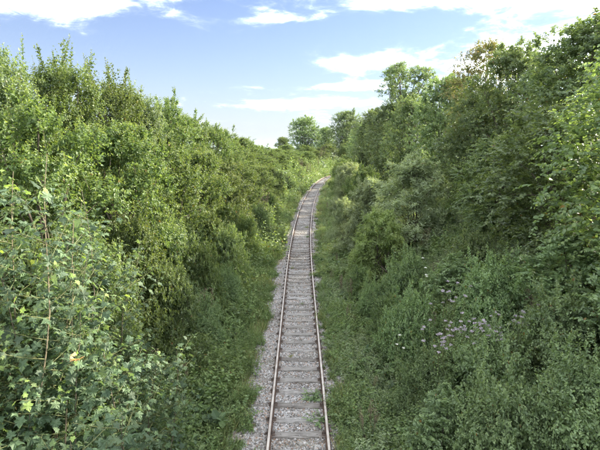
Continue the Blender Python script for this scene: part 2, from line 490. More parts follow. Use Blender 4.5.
# hedge shrubs (small leaves), tall dark trees, broad-leaved trees, willow, bramble
for s in range(3):
    grow('hedge', 11 + s, 4.6, 2.0, 20, 1700, 16, OVATE, .092, 'hedge', 'round', .0, (.3, .65), 1.0, .12, 'spiral', .45, .8, .4, .45, .45, whips=8 + 4 * s, whip_L=(.4, 1.0), stems=4, r0=.06, inner=.12, lsize=(.24, .46))
for s in range(2):
    grow('spiky', 21 + s, 4.8, 2.0, 18, 1500, 15, OVATE, .092, 'dark' if s else 'hedge', 'vase', .14, (.35, .75), 1.0, .08, 'spiral', .75, .7, .35, .5, .35, whips=12, whip_L=(.7, 1.6), stems=5, r0=.06, inner=.15, lsize=(.24, .42))
for s in range(2):
    grow('low_shrub', 31 + s, 2.2, 1.5, 11, 1000, 16, OVATE, .075, 'hedge' if s else 'hazel', 'mound', .05, (.25, .5), 1.0, .12, 'spiral', .45, .8, .35, .4, .3, whips=10, whip_L=(.3, .6), stems=5, r0=.03, inner=.2)
for s in range(2):
    grow('hazel', 41 + s, 7.0, 3.1, 24, 1750, 15, ROUND, .125, 'hazel', 'round', .06, (.5, 1.0), 1.05, .30, 'alt', .15, .95, .3, .45, .30, whips=10, whip_L=(.5, 1.0), stems=5, r0=.08, inner=.18)
for s in range(3):
    grow('dark_tree', 51 + s, 9.0, 3.2, 34, 2300, 16, OVATE if s == 0 else KITE, .15, 'dark', 'round', .10, (.4, .8), 1.0, .2, 'spiral', .4, .85, .35, .45, .35, whips=16, whip_L=(.5, .9), stems=2, r0=.10, inner=.2)
grow('sparse_tree', 61, 10.0, 3.4, 17, 900, 15, KITE, .17, 'dark', 'vase', .55, (.4, .8), 1.0, .2, 'spiral', .35, .9, .4, .3, .3, stems=1, r0=.12, lsize=(.24, .40), twigs=200)
grow('russet_tree', 66, 9.0, 2.6, 22, 1300, 15, KITE, .135, 'russet', 'round', .3, (.4, .8), 1.0, .2, 'spiral', .4, .85, .35, .4, .8, stems=1, r0=.09, twigs=80)
for s in range(2):
    grow('willow', 71 + s, 4.0, 2.1, 24, 1250, 16, NARROW, .165, 'willow', 'mound', .02, (.4, .8), .95, .06, 'spiral', .8, .65, .3, .5, .25, whips=60, whip_L=(.4, .9), stems=6, r0=.05, inner=.12, lsize=(.22, .36))
grow('golden', 75, 3.4, 1.8, 13, 1150, 16, NARROW, .150, 'golden', 'mound', .02, (.35, .7), .95, .06, 'spiral', .8, .65, .3, .5, .35, whips=50, whip_L=(.4, .8), stems=6, r0=.04, inner=.12, lsize=(.22, .36))
for s in range(2):
    grow('bramble', 81 + s, 1.7, 1.7, 16, 1900, 15, OVATE, .072, 'bramble', 'mound', .0, (.3, .7), 1.1, .22, 'spiral', .35, .8, .4, .4, .35, whips=22, whip_L=(.3, .8), stems=5, r0=.015, inner=.2, lsize=(.24, .46), bark='green_stem')
grow('elder', 91, 3.6, 1.8, 13, 800, 14, OVATE, .14, 'bramble', 'round', .1, (.35, .7), 1.05, .3, 'alt', .3, .8, .35, .4, .3, whips=6, whip_L=(.3, .6), stems=4, r0=.05, inner=.2)

counts = {}
def plant(kind, var, u, y, top, rad, label, cat, group, name, rot=None, sink=.12, trunk=('crown', 'trunk')):
    fm, sm, h, r = KINDS[kind][var % len(KINDS[kind])]
    x, yy = world_xy(u, y)
    z = float(ground_z(x, yy)) - sink
    i = counts[kind] = counts.get(kind, 0) + 1
    o = empty(name, (x, yy, z))
    sz = (top - z) / h; sr = rad / r
    o.scale = (sr, sr, sz); o.rotation_euler = (0, 0, rot if rot is not None else (i * 2.39996) % 6.283)
    tag(o, label, cat, group)
    f = obj(trunk[0], fm, o); s = obj(trunk[1], sm, o)
    return o

SHRUB = ('foliage', 'stems')
G_LH = 'hedge shrubs along the left bank top'
G_LS = 'shrubs on the left bank slope'
G_RT = 'trees along the right bank top'
G_RS = 'shrubs on the right bank slope'
G_BR = 'bramble thickets on the banks'
G_FAR = 'trees beyond the bend'

# left bank top: hedge shrubs with upright shoots, from near to far
left_hedge = [
    (0, -9.9, 11.5, 9.9, 2.3, 'tall small-leaved shrub at the left picture edge with spiky shoots against the sky'),
    (1, -9.6, 14.6, 10.3, 2.2, 'tall spiky shrub second from the left edge on the skyline'),
    (2, -8.9, 17.6, 10.3, 2.1, 'tall dark-gapped shrub with one long vertical shoot third along the left skyline'),
    (0, -8.3, 21.0, 10.1, 2.2, 'broad bushy shrub with single tall whip on the left skyline'),
    (1, -8.6, 24.6, 9.8, 2.2, 'last of the tall spiky shrubs where the left skyline begins to drop'),
    (2, -8.2, 28.6, 9.8, 2.3, 'rounded shrub just beyond the tall skyline shrubs on the left'),
    (0, -8.4, 33.5, 9.4, 2.5, 'yellow-green sunlit shrub sixth back along the left bank top'),
    (1, -8.0, 39.5, 9.0, 2.5, 'yellow-green sunlit shrub seventh back along the left bank top'),
    (2, -8.2, 46.0, 8.6, 2.7, 'sunlit shrub midway along the left hedge line'),
    (0, -7.8, 53.0, 8.2, 2.8, 'sunlit shrub just past the middle of the left hedge line'),
    (1, -8.0, 61.0, 7.5, 3.0, 'far sunlit shrub on the left bank before the hazy horizon gap'),
    (2, -7.6, 70.0, 7.0, 3.2, 'far pale shrub under the hazy horizon gap on the left'),
    (0, -7.4, 80.0, 6.7, 3.3, 'distant sunlit shrub outside the bend, left of the far trees'),
    (1, -7.0, 91.0, 6.2, 3.2, 'distant low shrub above the dry grass outside the bend'),
    (2, -7.2, 102.0, 5.8, 3.2, 'distant yellow-green shrub below the loose far tree'),
    (0, -7.5, 113.0, 5.8, 3.4, 'distant yellow-green shrub below the dense far tree'),
    (1, -8.0, 124.0, 5.8, 3.6, 'farthest sunlit shrub closing the view at the bend'),
]
for i, (v, u, y, top, rad, lab) in enumerate(left_hedge):
    plant('spiky' if i < 5 else 'hedge', v, u, y, top, rad, lab, 'shrub', G_LH, 'hedge_shrub', trunk=SHRUB)

left_back = [
    (0, -12.4, 13.0, 9.0, 2.3, 'shaded shrub showing through behind the leftmost spiky shrubs'),
    (1, -12.2, 18.0, 9.2, 2.4, 'shaded shrub behind the second and third spiky shrubs'),
    (2, -11.6, 23.0, 9.0, 2.3, 'shaded shrub behind the broad bushy skyline shrub'),
    (0, -11.6, 29.0, 8.6, 2.5, 'shrub in a second row behind the drop of the left skyline')]
for v, u, y, top, rad, lab in left_back:
    plant('hedge', v, u, y, top, rad, lab, 'shrub', G_LH, 'hedge_shrub', trunk=SHRUB)
left_slope = [
    ('low_shrub', 1, -5.2, 14.0, 5.0, 1.6, 'leafy shrub filling the foot of the sunlit bushes right of the saplings'),
    ('low_shrub', 0, -5.0, 17.2, 4.4, 1.6, 'leafy shrub at the foot of the bush with the dark hollow'),
    ('low_shrub', 1, -4.8, 23.8, 3.6, 1.6, 'leafy shrub between the low dark shrub and the taller bushes behind'),
    ('hedge', 2, -8.2, 7.6, 7.4, 1.9, 'leafy shrub behind the tall pale-stemmed sapling at the left edge'),
    ('low_shrub', 0, -6.3, 6.6, 4.8, 1.6, 'dark leafy shrub low at the left edge behind the saplings'),
    ('low_shrub', 1, -6.2, 9.4, 5.2, 1.6, 'leafy shrub between the saplings and the sunlit upper shrubs'),
    ('low_shrub', 0, -5.3, 11.8, 4.4, 1.4, 'leafy shrub right of the saplings above the low dark shrub'),
    ('hedge', 1, -6.9, 12.2, 8.4, 2.3, 'sunlit leafy shrub in front of the tall skyline shrubs above the saplings'),
    ('hedge', 0, -6.5, 16.2, 8.1, 2.4, 'sunlit shrub with dark hollow beside it on the upper left bank'),
    ('hedge', 2, -6.1, 20.0, 7.4, 2.4, 'rounded shrub left of the dark hollow halfway down the left bank'),
    ('hedge', 0, -5.6, 25.0, 7.0, 2.4, 'leafy shrub on the left slope below the drop of the skyline'),
    ('hedge', 1, -5.3, 31.0, 6.3, 2.4, 'bushy shrub on the left slope level with the grey willow'),
    ('hedge', 2, -4.8, 38.0, 5.6, 2.2, 'bushy shrub on the left slope a third of the way to the bend'),
    ('hedge', 0, -4.7, 46.0, 5.2, 2.2, 'bushy shrub on the left slope halfway to the bend'),
    ('hedge', 1, -4.8, 55.0, 4.8, 2.3, 'bushy shrub on the left slope two thirds of the way to the bend'),
    ('low_shrub', 0, -4.2, 14.4, 3.3, 1.3, 'low dark shrub under the sunlit bushes just right of the saplings'),
    ('low_shrub', 1, -3.9, 18.0, 3.2, 1.3, 'low shrub on the left slope beside a patch of soft weeds'),
    ('low_shrub', 0, -3.6, 22.5, 3.0, 1.4, 'low dark shrub near the ballast on the left slope'),
    ('low_shrub', 1, -3.4, 28.0, 2.8, 1.3, 'low shrub near the track on the left, nearer of two'),
    ('low_shrub', 0, -3.4, 34.5, 2.6, 1.4, 'low shrub near the track on the left, farther of two'),
    ('low_shrub', 1, -3.4, 43.0, 2.4, 1.5, 'small dark shrub by the grassy track edge before the bend'),
    ('low_shrub', 1, -3.5, 51.0, 2.2, 1.4, 'low leafy shrub at the left verge just before the dry grass'),
    ('low_shrub', 0, -3.3, 39.0, 2.1, 1.2, 'low leafy shrub at the left verge between two taller bushes'),
    ('low_shrub', 1, -3.9, 59.0, 2.4, 1.5, 'dark low shrub on the outside verge as the rails begin to bend'),
    ('low_shrub', 0, -4.6, 72.0, 2.6, 1.7, 'middle of the low shrubs scattered on the outside verge of the bend'),
    ('hedge', 1, -5.0, 86.0, 4.4, 2.2, 'rounded bush on the outside verge under the horizon gap'),
    ('hedge', 0, -4.8, 97.0, 4.0, 2.2, 'rounded bush on the outside verge near where the rails vanish'),
    ('hedge', 2, -4.6, 108.0, 3.6, 2.2, 'last bush on the outside verge before the rails vanish'),
    ('low_shrub', 0, -4.2, 66.0, 2.8, 1.8, 'small shrub beside the dry grass outside the bend, nearer of two'),
    ('low_shrub', 1, -4.4, 78.0, 2.6, 1.9, 'small shrub beside the dry grass outside the bend, farther of two'),
]
for k, v, u, y, top, rad, lab in left_slope:
    plant(k, v, u, y, top, rad, lab, 'shrub', G_LS, 'bank_shrub', trunk=SHRUB)

right_trees = [
    ('hazel', 0, 9.3, 11.4, 10.3, 3.3, 'broad-leaved tree with arching leafy sprays at the right picture edge', 'broadleaf_tree'),
    ('hazel', 1, 8.9, 15.6, 8.7, 2.8, 'bright-tipped broad-leaved tree just inside the right edge above the brambles', 'broadleaf_tree'),
    ('dark_tree', 0, 11.6, 19.0, 12.2, 3.2, 'tall dark tree on the right skyline behind the arching broad-leaved tree', 'dark_tree'),
    ('dark_tree', 1, 10.9, 23.4, 12.2, 3.0, 'tall dark tree with dense top on the right skyline, left of the tallest right corner', 'dark_tree'),
    ('russet_tree', 0, 10.9, 27.5, 13.4, 2.4, 'tree with russet-tinged top rising on the right skyline', 'russet_tree'),
    ('dark_tree', 2, 10.4, 26.5, 10.4, 2.9, 'dark tree in front of the russet-topped tree', 'dark_tree'),
    ('dark_tree', 0, 10.2, 33.0, 12.0, 2.8, 'yellow-tipped dark tree left of the russet-topped tree', 'dark_tree'),
    ('sparse_tree', 0, 10.4, 50.0, 15.6, 4.4, 'tall thin-crowned tree with bare limbs showing against the white cloud', 'sparse_tree'),
    ('dark_tree', 1, 9.6, 41.0, 11.4, 3.0, 'dense dark tree below the thin-crowned tree', 'dark_tree'),
    ('dark_tree', 2, 8.9, 50.0, 11.6, 3.2, 'dense dark tree left of the thin-crowned tree', 'dark_tree'),
    ('dark_tree', 0, 8.6, 61.0, 11.8, 3.6, 'rounded green tree on the right bank nearest the gap with the far trees', 'dark_tree'),
    ('dark_tree', 2, 8.8, 88.0, 10.4, 4.0, 'farthest rounded tree on the right bank above the inside of the bend', 'dark_tree'),
    ('dark_tree', 1, 8.6, 74.0, 10.8, 3.8, 'rounded tree on the right bank half hidden beyond the dense dark trees', 'dark_tree'),
]
for k, v, u, y, top, rad, lab, nm in right_trees:
    plant(k, v, u, y, top, rad, lab, 'tree', G_RT, nm)

right_slope = [
    ('willow', 0, 6.5, 25.5, 6.1, 3.0, 'large grey-green willow shrub with upright shoots on the right bank', 'willow_shrub'),
    ('golden', 0, 4.2, 23.0, 3.6, 2.2, 'yellow-green willow shrub on the lower right bank beside the track', 'willow_shrub'),
    ('willow', 1, 4.6, 29.5, 4.6, 2.4, 'grey-green willow shrub behind the yellow-green one', 'willow_shrub'),
    ('willow', 0, 3.3, 33.0, 3.0, 1.7, 'small grey willow close to the right-hand rail', 'willow_shrub'),
    ('willow', 1, 4.4, 44.0, 5.0, 2.4, 'slim grey willow farther along the right side of the track', 'willow_shrub'),
    ('hedge', 1, 4.9, 36.0, 5.6, 1.9, 'green shrub between the grey willows on the right bank', 'bank_shrub'),
    ('hedge', 2, 4.8, 53.0, 5.4, 2.2, 'green shrub on the right bank before the bend', 'bank_shrub'),
    ('hedge', 0, 4.6, 64.0, 5.0, 2.3, 'green shrub on the inside of the bend, nearer of three', 'bank_shrub'),
    ('hedge', 1, 5.2, 76.0, 4.8, 2.5, 'green shrub on the inside of the bend, middle of three', 'bank_shrub'),
    ('hedge', 2, 5.4, 90.0, 5.2, 2.8, 'green shrub on the inside of the bend, farthest of three', 'bank_shrub'),
    ('low_shrub', 1, 3.4, 49.0, 1.6, 1.1, 'low green shrub at the right rail before the bend', 'bank_shrub'),
    ('low_shrub', 0, 3.6, 70.0, 1.7, 1.3, 'low green shrub at the inside of the bend', 'bank_shrub'),
    ('hazel', 1, 9.0, 20.5, 7.8, 2.4, 'shaded broad-leaved bush above the dark hollow on the right bank', 'bank_shrub'),
    ('elder', 0, 7.6, 8.8, 5.2, 1.7, 'light green large-leaved shrub at the right edge below the arching tree', 'bank_shrub'),
    ('low_shrub', 0, 6.4, 16.2, 4.0, 1.5, 'dark shaded shrub in the hollow behind the flower heads', 'bank_shrub'),
]
for k, v, u, y, top, rad, lab, nm in right_slope:
    plant(k, v, u, y, top, rad, lab, 'shrub', G_RS, nm, trunk=SHRUB)

leafy = [
    ('elder', 5.6, 15.4, 3.4, 1.2, 'light green leafy shrub left of the dark hollow on the right bank'),
    ('low_shrub', 3.4, 16.6, 1.5, 1.0, 'light leafy bush near the right rail behind the small white flowers'),
    ('elder', 7.9, 12.6, 4.9, 1.5, 'light green leafy shrub below the arching tree at the right'),
    ('low_shrub', 3.0, 21.0, 1.5, 1.0, 'leafy bush at the right rail before the yellow-green willow'),
    ('elder', 3.4, 9.4, 1.8, 1.0, 'light green leafy shrub beside the right rail at the bottom')]
for k, u, y, top, rad, lab in leafy:
    plant(k, 0, u, y, top, rad, lab, 'shrub', G_RS, 'bank_shrub', trunk=SHRUB)
brambles = [
    (0, -3.7, 16.4, 1.6, 1.2, 'nearer bramble mound on the left beside the low shrubs'),
    (1, -3.4, 20.4, 1.4, 1.1, 'farther bramble mound on the left by the ballast'),
    (0, 4.4, 8.6, 2.3, 1.5, 'bramble thicket at the bottom right nearest the rail'),
    (1, 5.9, 8.4, 3.0, 1.6, 'bramble thicket in the bottom right corner'),
    (0, 6.6, 10.6, 3.5, 1.7, 'bramble thicket at the right edge under the light green shrub'),
    (1, 4.9, 10.8, 2.45, 1.6, 'bramble mound in front of the pink flower heads'),
    (0, 3.6, 11.6, 1.6, 1.2, 'low bramble mound beside the right rail opposite the ballast weeds'),
    (1, 6.2, 13.6, 3.6, 1.7, 'bramble mound behind the pink flower heads'),
    (0, 3.9, 14.8, 2.1, 1.4, 'bramble mound beside the right rail in front of the white flower heads'),
    (1, 4.6, 18.2, 2.6, 1.5, 'bramble mound at the foot of the yellow-green willow shrub'),
    (0, 3.3, 18.8, 1.3, 1.0, 'small bramble mound touching the right-hand ballast'),
]
for v, u, y, top, rad, lab in brambles:
    plant('bramble', v, u, y, top, rad, lab, 'bramble', G_BR, 'bramble_thicket', trunk=SHRUB)

def world_tree(k, v, x, y, top, rad, lab, nm, cat='tree', group=G_FAR, trunk=('crown', 'trunk')):
    fm, sm, h, r = KINDS[k][v]
    z = float(ground_z(x, y)) - .2
    o = empty(nm, (x, y, z)); o.scale = (rad / r, rad / r, (top - z) / h); o.rotation_euler = (0, 0, x * 1.7)
    tag(o, lab, cat, group); obj(trunk[0], fm, o); obj(trunk[1], sm, o)
world_tree('dark_tree', 1, 1.6, 150, 16.4, 6.6, 'distant loose-crowned tree beyond the bend, left of the dense dark one', 'far_tree')
world_tree('dark_tree', 2, 16.0, 158, 18.8, 8.6, 'distant dense rounded dark tree beyond the bend', 'far_tree')
world_tree('dark_tree', 0, 9.0, 168, 13.6, 4.8, 'small distant tree between the two taller ones beyond the bend', 'far_tree')
world_tree('hedge', 0, -5.5, 156, 10.0, 4.2, 'low distant bush at the foot of the loose-crowned far tree', 'far_bush', 'bush', G_FAR, SHRUB)
world_tree('dark_tree', 1, 23.0, 150, 15.5, 5.0, 'distant pale green tree at the right of the dense dark one', 'far_tree')

for i, (x, y, top, rad, k, v, lab) in enumerate([
    (8.0, 138, 7.6, 4.2, 'hedge', 1, 'sunlit far bush at the end of the line, nearest the rails'),
    (14.5, 136, 8.0, 4.2, 'hedge', 2, 'sunlit far bush at the end of the line, second from the rails'),
    (21.0, 132, 8.6, 4.6, 'hedge', 0, 'far bush at the end of the line beside the inside bank'),
    (2.0, 132, 7.0, 4.0, 'hedge', 2, 'far bush above the outside of the bend'),
    (-4.0, 128, 7.4, 4.0, 'hedge', 0, 'far bush left of the outside of the bend'),
    (18.0, 120, 6.6, 3.4, 'hedge', 1, 'green bush where the rails disappear round the bend'),
    (16.5, 110, 5.6, 3.0, 'hedge', 2, 'green bush on the inside bank just before the rails disappear')]):
    world_tree(k, v, x, y, top, rad, lab, 'far_bush', 'bush', 'bushes at the bend', SHRUB)


# ------------------------------------------------------------------ ground sheet
def build_ground():
    us = np.concatenate([-np.geomspace(16, 9000, 22)[::-1], np.arange(-15.6, 15.7, .4), np.geomspace(16, 9000, 22)])
    ys = np.concatenate([[-400, -120, -45], np.arange(-20, 60, .5), np.arange(60, 180, 1.5), np.geomspace(182, 14000, 40)])
    U, Y = np.meshgrid(us, ys)
    Xc = track_x(np.minimum(Y, 175)); Hh = np.arctan(track_h(np.minimum(Y, 150)))
    near = np.abs(U) < 15.9
    X = Xc + U; Yw = Y
    V = np.stack([X, Yw, ground_z(X, Yw)], -1).reshape(-1, 3)
    # beyond the cutting the land simply falls away gently
    ny, nx = U.shape
    i = np.arange(ny - 1)[:, None] * nx + np.arange(nx - 1)[None]
    F = np.stack([i, i + 1, i + nx + 1, i + nx], -1).reshape(-1, 4)
    m = bpy.data.materials.new('soil_and_grass'); m.use_nodes = True
    w = NT(m.node_tree); w.n.clear()
    tc = w.node('ShaderNodeTexCoord')
    n = w.noise(tc.outputs['Object'], 1.4, 8, .6); n2 = w.noise(tc.outputs['Object'], .02, 4, .55)
    c = w.mix(w.ss(n, .35, .65), (0.035, 0.038, 0.018), (0.062, 0.075, 0.028))
    c = w.mix(w.ss(n2, .45, .55), c, (0.085, 0.105, 0.04))
    p = w.node('ShaderNodeBsdfPrincipled'); w.l.new(c, p.inputs['Base Color']); p.inputs['Roughness'].default_value = .95
    out = w.node('ShaderNodeOutputMaterial'); w.l.new(p.outputs[0], out.inputs['Surface'])
    g = obj('ground', make_mesh('ground', V, [F], None, True, (m,)))
    tag(g, kind='structure')
build_ground()

# ------------------------------------------------------------------ geometry-node scatter for uncountable small stuff
def scatter(name, pts, rot, scl, var, sources, kind='stuff', label=None, parent=None):
    me = bpy.data.meshes.new(name)
    n = len(pts)
    me.vertices.add(n); me.vertices.foreach_set('co', np.ascontiguousarray(pts, np.float32).ravel())
    a = me.attributes.new('rot', 'FLOAT_VECTOR', 'POINT'); a.data.foreach_set('vector', np.ascontiguousarray(rot, np.float32).ravel())
    a = me.attributes.new('scl', 'FLOAT_VECTOR', 'POINT'); a.data.foreach_set('vector', np.ascontiguousarray(scl, np.float32).ravel())
    a = me.attributes.new('var', 'INT', 'POINT'); a.data.foreach_set('value', np.ascontiguousarray(var, np.int32))
    o = obj(name, me, parent)
    o['kind'] = kind
    if label: o['label'] = label
    g = bpy.data.node_groups.new(name + '_scatter', 'GeometryNodeTree')
    g.interface.new_socket('Geometry', in_out='INPUT', socket_type='NodeSocketGeometry')
    g.interface.new_socket('Geometry', in_out='OUTPUT', socket_type='NodeSocketGeometry')
    N = g.nodes; L = g.links
    gi = N.new('NodeGroupInput'); go = N.new('NodeGroupOutput')
    m2p = N.new('GeometryNodeMeshToPoints'); L.new(gi.outputs[0], m2p.inputs[0])
    def named(nm, t):
        q = N.new('GeometryNodeInputNamedAttribute'); q.data_type = t; q.inputs[0].default_value = nm
        return q.outputs[0]
    rt, sc, vr = named('rot', 'FLOAT_VECTOR'), named('scl', 'FLOAT_VECTOR'), named('var', 'INT')
    jn = N.new('GeometryNodeJoinGeometry')
    for i, src in enumerate(sources):
        oi = N.new('GeometryNodeObjectInfo'); oi.inputs['Object'].default_value = src
        cmp_ = N.new('FunctionNodeCompare'); cmp_.data_type = 'INT'; cmp_.operation = 'EQUAL'
        ii = [s for s in cmp_.inputs if s.type == 'INT']
        L.new(vr, ii[0]); ii[1].default_value = i
        ip = N.new('GeometryNodeInstanceOnPoints')
        L.new(m2p.outputs[0], ip.inputs['Points']); L.new(oi.outputs['Geometry'], ip.inputs['Instance'])
        L.new(cmp_.outputs[0], ip.inputs['Selection']); L.new(rt, ip.inputs['Rotation']); L.new(sc, ip.inputs['Scale'])
        L.new(ip.outputs[0], jn.inputs[0])
    L.new(jn.outputs[0], go.inputs[0])
    md = o.modifiers.new('scatter', 'NODES'); md.node_group = g
    return o

def source(name, me):
    return bpy.data.objects.new(name, me)      # mesh carrier for the scatter, never linked to the scene

# ------------------------------------------------------------------ railway track
def path_points(y0, y1, step):
    """points along the axis at equal arc length: x, y, heading"""
    ys = np.arange(y0, y1, .05); xs = track_x(ys)
    s = np.concatenate([[0], np.cumsum(np.hypot(np.diff(xs), np.diff(ys)))])
    q = np.arange(0, s[-1], step)
    yq = np.interp(q, s, ys)
    return track_x(yq), yq, np.arctan(track_h(yq))

def sweep(prof, y0, y1, step, off, closed=True):
    px, py, ph = path_points(y0, y1, step)
    prof = np.asarray(prof, float)
    c, s_ = np.cos(ph), -np.sin(ph)
    u = np.repeat(prof[None, :, 0] + off, len(px), 0)
    V = np.stack([px[:, None] + u * c[:, None], py[:, None] + u * s_[:, None], np.broadcast_to(prof[None, :, 1], u.shape)], -1)
    n, k = u.shape
    kk = k if closed else k - 1
    i = np.arange(n - 1)[:, None] * k; j = np.arange(kk)[None]; j2 = (j + 1) % k
    F = np.stack([i + j, i + k + j, i + k + j2, i + j2], -1).reshape(-1, 4)
    return V.reshape(-1, 3), F, kk

M['rust'] = solid_mat('rail_rust', (0.058, 0.038, 0.027), (0.110, 0.070, 0.050), 6, .85, 0, .3)
M['rail_top'] = solid_mat('rail_running_surface', (0.28, 0.24, 0.20), (0.42, 0.375, 0.325), 3, .48, .3, 0, None, .5)
M['iron'] = solid_mat('chair_iron', (0.05, 0.038, 0.031), (0.095, 0.070, 0.056), 18, .9, 0, .4)

def sleeper_mat():
    m = bpy.data.materials.new('weathered_sleeper'); m.use_nodes = True
    w = NT(m.node_tree); w.n.clear()
    tc = w.node('ShaderNodeTexCoord'); oi = w.node('ShaderNodeObjectInfo')
    mp = w.node('ShaderNodeMapping'); w.l.new(tc.outputs['Object'], mp.inputs[0]); mp.inputs['Scale'].default_value = (1.2, 16, 6)
    add = w.node('ShaderNodeVectorMath', operation='ADD'); w.l.new(mp.outputs[0], add.inputs[0])
    cb = w.node('ShaderNodeCombineXYZ'); w.put(cb.inputs[0], w.math('MULTIPLY', oi.outputs['Random'], 60)); w.put(cb.inputs[1], w.math('MULTIPLY', oi.outputs['Random'], 25))
    w.l.new(cb.outputs[0], add.inputs[1])
    n = w.noise(add.outputs[0], 2.2, 8, .65)
    c = w.mix(w.ss(n, .32, .68), (0.078, 0.070, 0.062), (0.33, 0.32, 0.305))
    sp = w.node('ShaderNodeSeparateXYZ'); w.l.new(tc.outputs['Object'], sp.inputs[0])
    d = w.math('ABSOLUTE', w.math('SUBTRACT', w.math('ABSOLUTE', sp.outputs[0]), .76))
    n3 = w.noise(tc.outputs['Object'], 5, 4, .6)
    st = w.math('SUBTRACT', 1.0, w.ss(w.math('ADD', d, w.math('MULTIPLY', w.math('SUBTRACT', n3, .5), .35)), .03, .36))
    c = w.mix(w.math('MULTIPLY', st, .65), c, (0.085, 0.060, 0.046))
    c = w.mix(1.0, c, w.ramp(oi.outputs['Random'], [(0, (.5, .46, .42)), (.5, (.85, .82, .78)), (1, (1.15, 1.15, 1.15))]), 'MULTIPLY')
    p = w.node('ShaderNodeBsdfPrincipled'); w.l.new(c, p.inputs['Base Color']); p.inputs['Roughness'].default_value = .8
    b = w.node('ShaderNodeBump'); b.inputs['Strength'].default_value = .6; b.inputs['Distance'].default_value = .015
    w.l.new(n, b.inputs['Height']); w.l.new(b.outputs[0], p.inputs['Normal'])
    out = w.node('ShaderNodeOutputMaterial'); w.l.new(p.outputs[0], out.inputs['Surface'])
    return m
M['sleeper'] = sleeper_mat()

def sleeper_mesh(seed):
    rng = np.random.default_rng(seed)
    xs = np.linspace(-1.27, 1.27, 13)
    prof = np.array([(-.118, -.13), (-.118, -.02), (-.103, 0), (.103, 0), (.118, -.02), (.118, -.13)])
    V = []
    for x in xs:
        for q in prof:
            V.append((x + rng.normal(0, .008), q[0] + rng.normal(0, .010), q[1] + (rng.normal(0, .006) if q[1] > -.1 else 0)))
    k = 6; F = []
    for i in range(12):
        for j in range(5): F.append((i * k + j, i * k + j + 1, (i + 1) * k + j + 1, (i + 1) * k + j))
    F += [(0, 5, 4, 1), (1, 4, 3, 2)]
    e = 12 * k; F += [(e + 0, e + 1, e + 4, e + 5), (e + 1, e + 2, e + 3, e + 4)]
    return make_mesh('sleeper', np.array(V), [np.array(F)], None, False, (M['sleeper'],))

def chair_mesh():
    mb = MB()
    def box(x0, x1, y0, y1, z0, z1, t=0.0):
        V = [(x0, y0, z0), (x1, y0, z0), (x1, y1, z0), (x0, y1, z0), (x0 + t, y0 + t, z1), (x1 - t, y0 + t, z1), (x1 - t, y1 - t, z1), (x0 + t, y1 - t, z1)]
        mb.add(V, None, [(3, 2, 1, 0), (4, 5, 6, 7), (0, 1, 5, 4), (1, 2, 6, 5), (2, 3, 7, 6), (3, 0, 4, 7)])
    box(-.14, .14, -.08, .08, .001, .022, .006)
    for s in (-1, 1):
        box(min(s * .055, s * .11), max(s * .055, s * .11), -.05, .05, .023, .062, .012)
        mb.tube([(s * .122, .03 * s, .02), (s * .122, .03 * s, .055)], [.016, .012], 6)
    return mb.mesh('chair', (M['iron'],))

def build_track():
    root = empty('railway_track', (0, 0, 0))
    tag(root, 'single rusty railway line on weathered sleepers curving away to the right', 'railway track')
    prof = [(-.036, -.006), (-.030, 0), (.030, 0), (.036, -.006), (.034, -.040), (.009, -.052), (.009, -.125), (.065, -.147), (.065, -.157), (-.065, -.157), (-.065, -.147), (-.009, -.125), (-.009, -.052), (-.034, -.040)]
    for s in (-1, 1):
        V, F, k = sweep(prof, -9, 137, .5, s * .753)
        me = make_mesh('rail', V, [F], None, False, (M['rust'], M['rail_top']))
        mi = np.zeros(len(F), np.int32); jj = np.arange(len(F)) % k
        mi[jj == 1] = 1
        me.polygons.foreach_set('material_index', mi)
        obj('rail', me, root)
    fp = MB()                                          # bolted joint plate, both sides of the rail web
    for s in (-1, 1):
        x0, x1 = sorted((s * .011, s * .030))
        fp.add([(x, y, z) for z in (-.118, -.058) for y in (-.26, .26) for x in (x0, x1)], None, [(0, 2, 3, 1), (4, 5, 7, 6), (0, 1, 5, 4), (2, 6, 7, 3), (0, 4, 6, 2), (1, 3, 7, 5)])
        for yb in (-.19, -.07, .07, .19):
            fp.tube([(s * .029, yb, -.088), (s * .052, yb, -.088)], [.017, .014], 6)
    fpm = fp.mesh('fishplate', (M['iron'],))
    for yj in (13.3, 31.6):
        for s in (-1, 1):
            x_, y_ = world_xy(s * .753, yj)
            o = obj('fishplate', fpm, root, (x_, y_, 0)); o.rotation_euler = (0, 0, -math.atan(float(track_h(yj))))
    sm = [sleeper_mesh(i) for i in range(5)]; cm = chair_mesh()
    rng = np.random.default_rng(5)
    X, Y, H = path_points(-8.6, 132, .715)
    for i in range(len(X)):
        o = obj('sleeper', sm[i % 5], root)
        o.location = (X[i], Y[i] + rng.normal(0, .025), -.159 + rng.normal(0, .004)); o.rotation_euler = (0, rng.normal(0, .003), -H[i] + rng.normal(0, .014) + (math.pi if rng.random() < .5 else 0))
        if 0 < Y[i] < 48:
            for s in (-1, 1):
                obj('rail_chair', cm, o, (s * .753, 0, 0))
build_track()

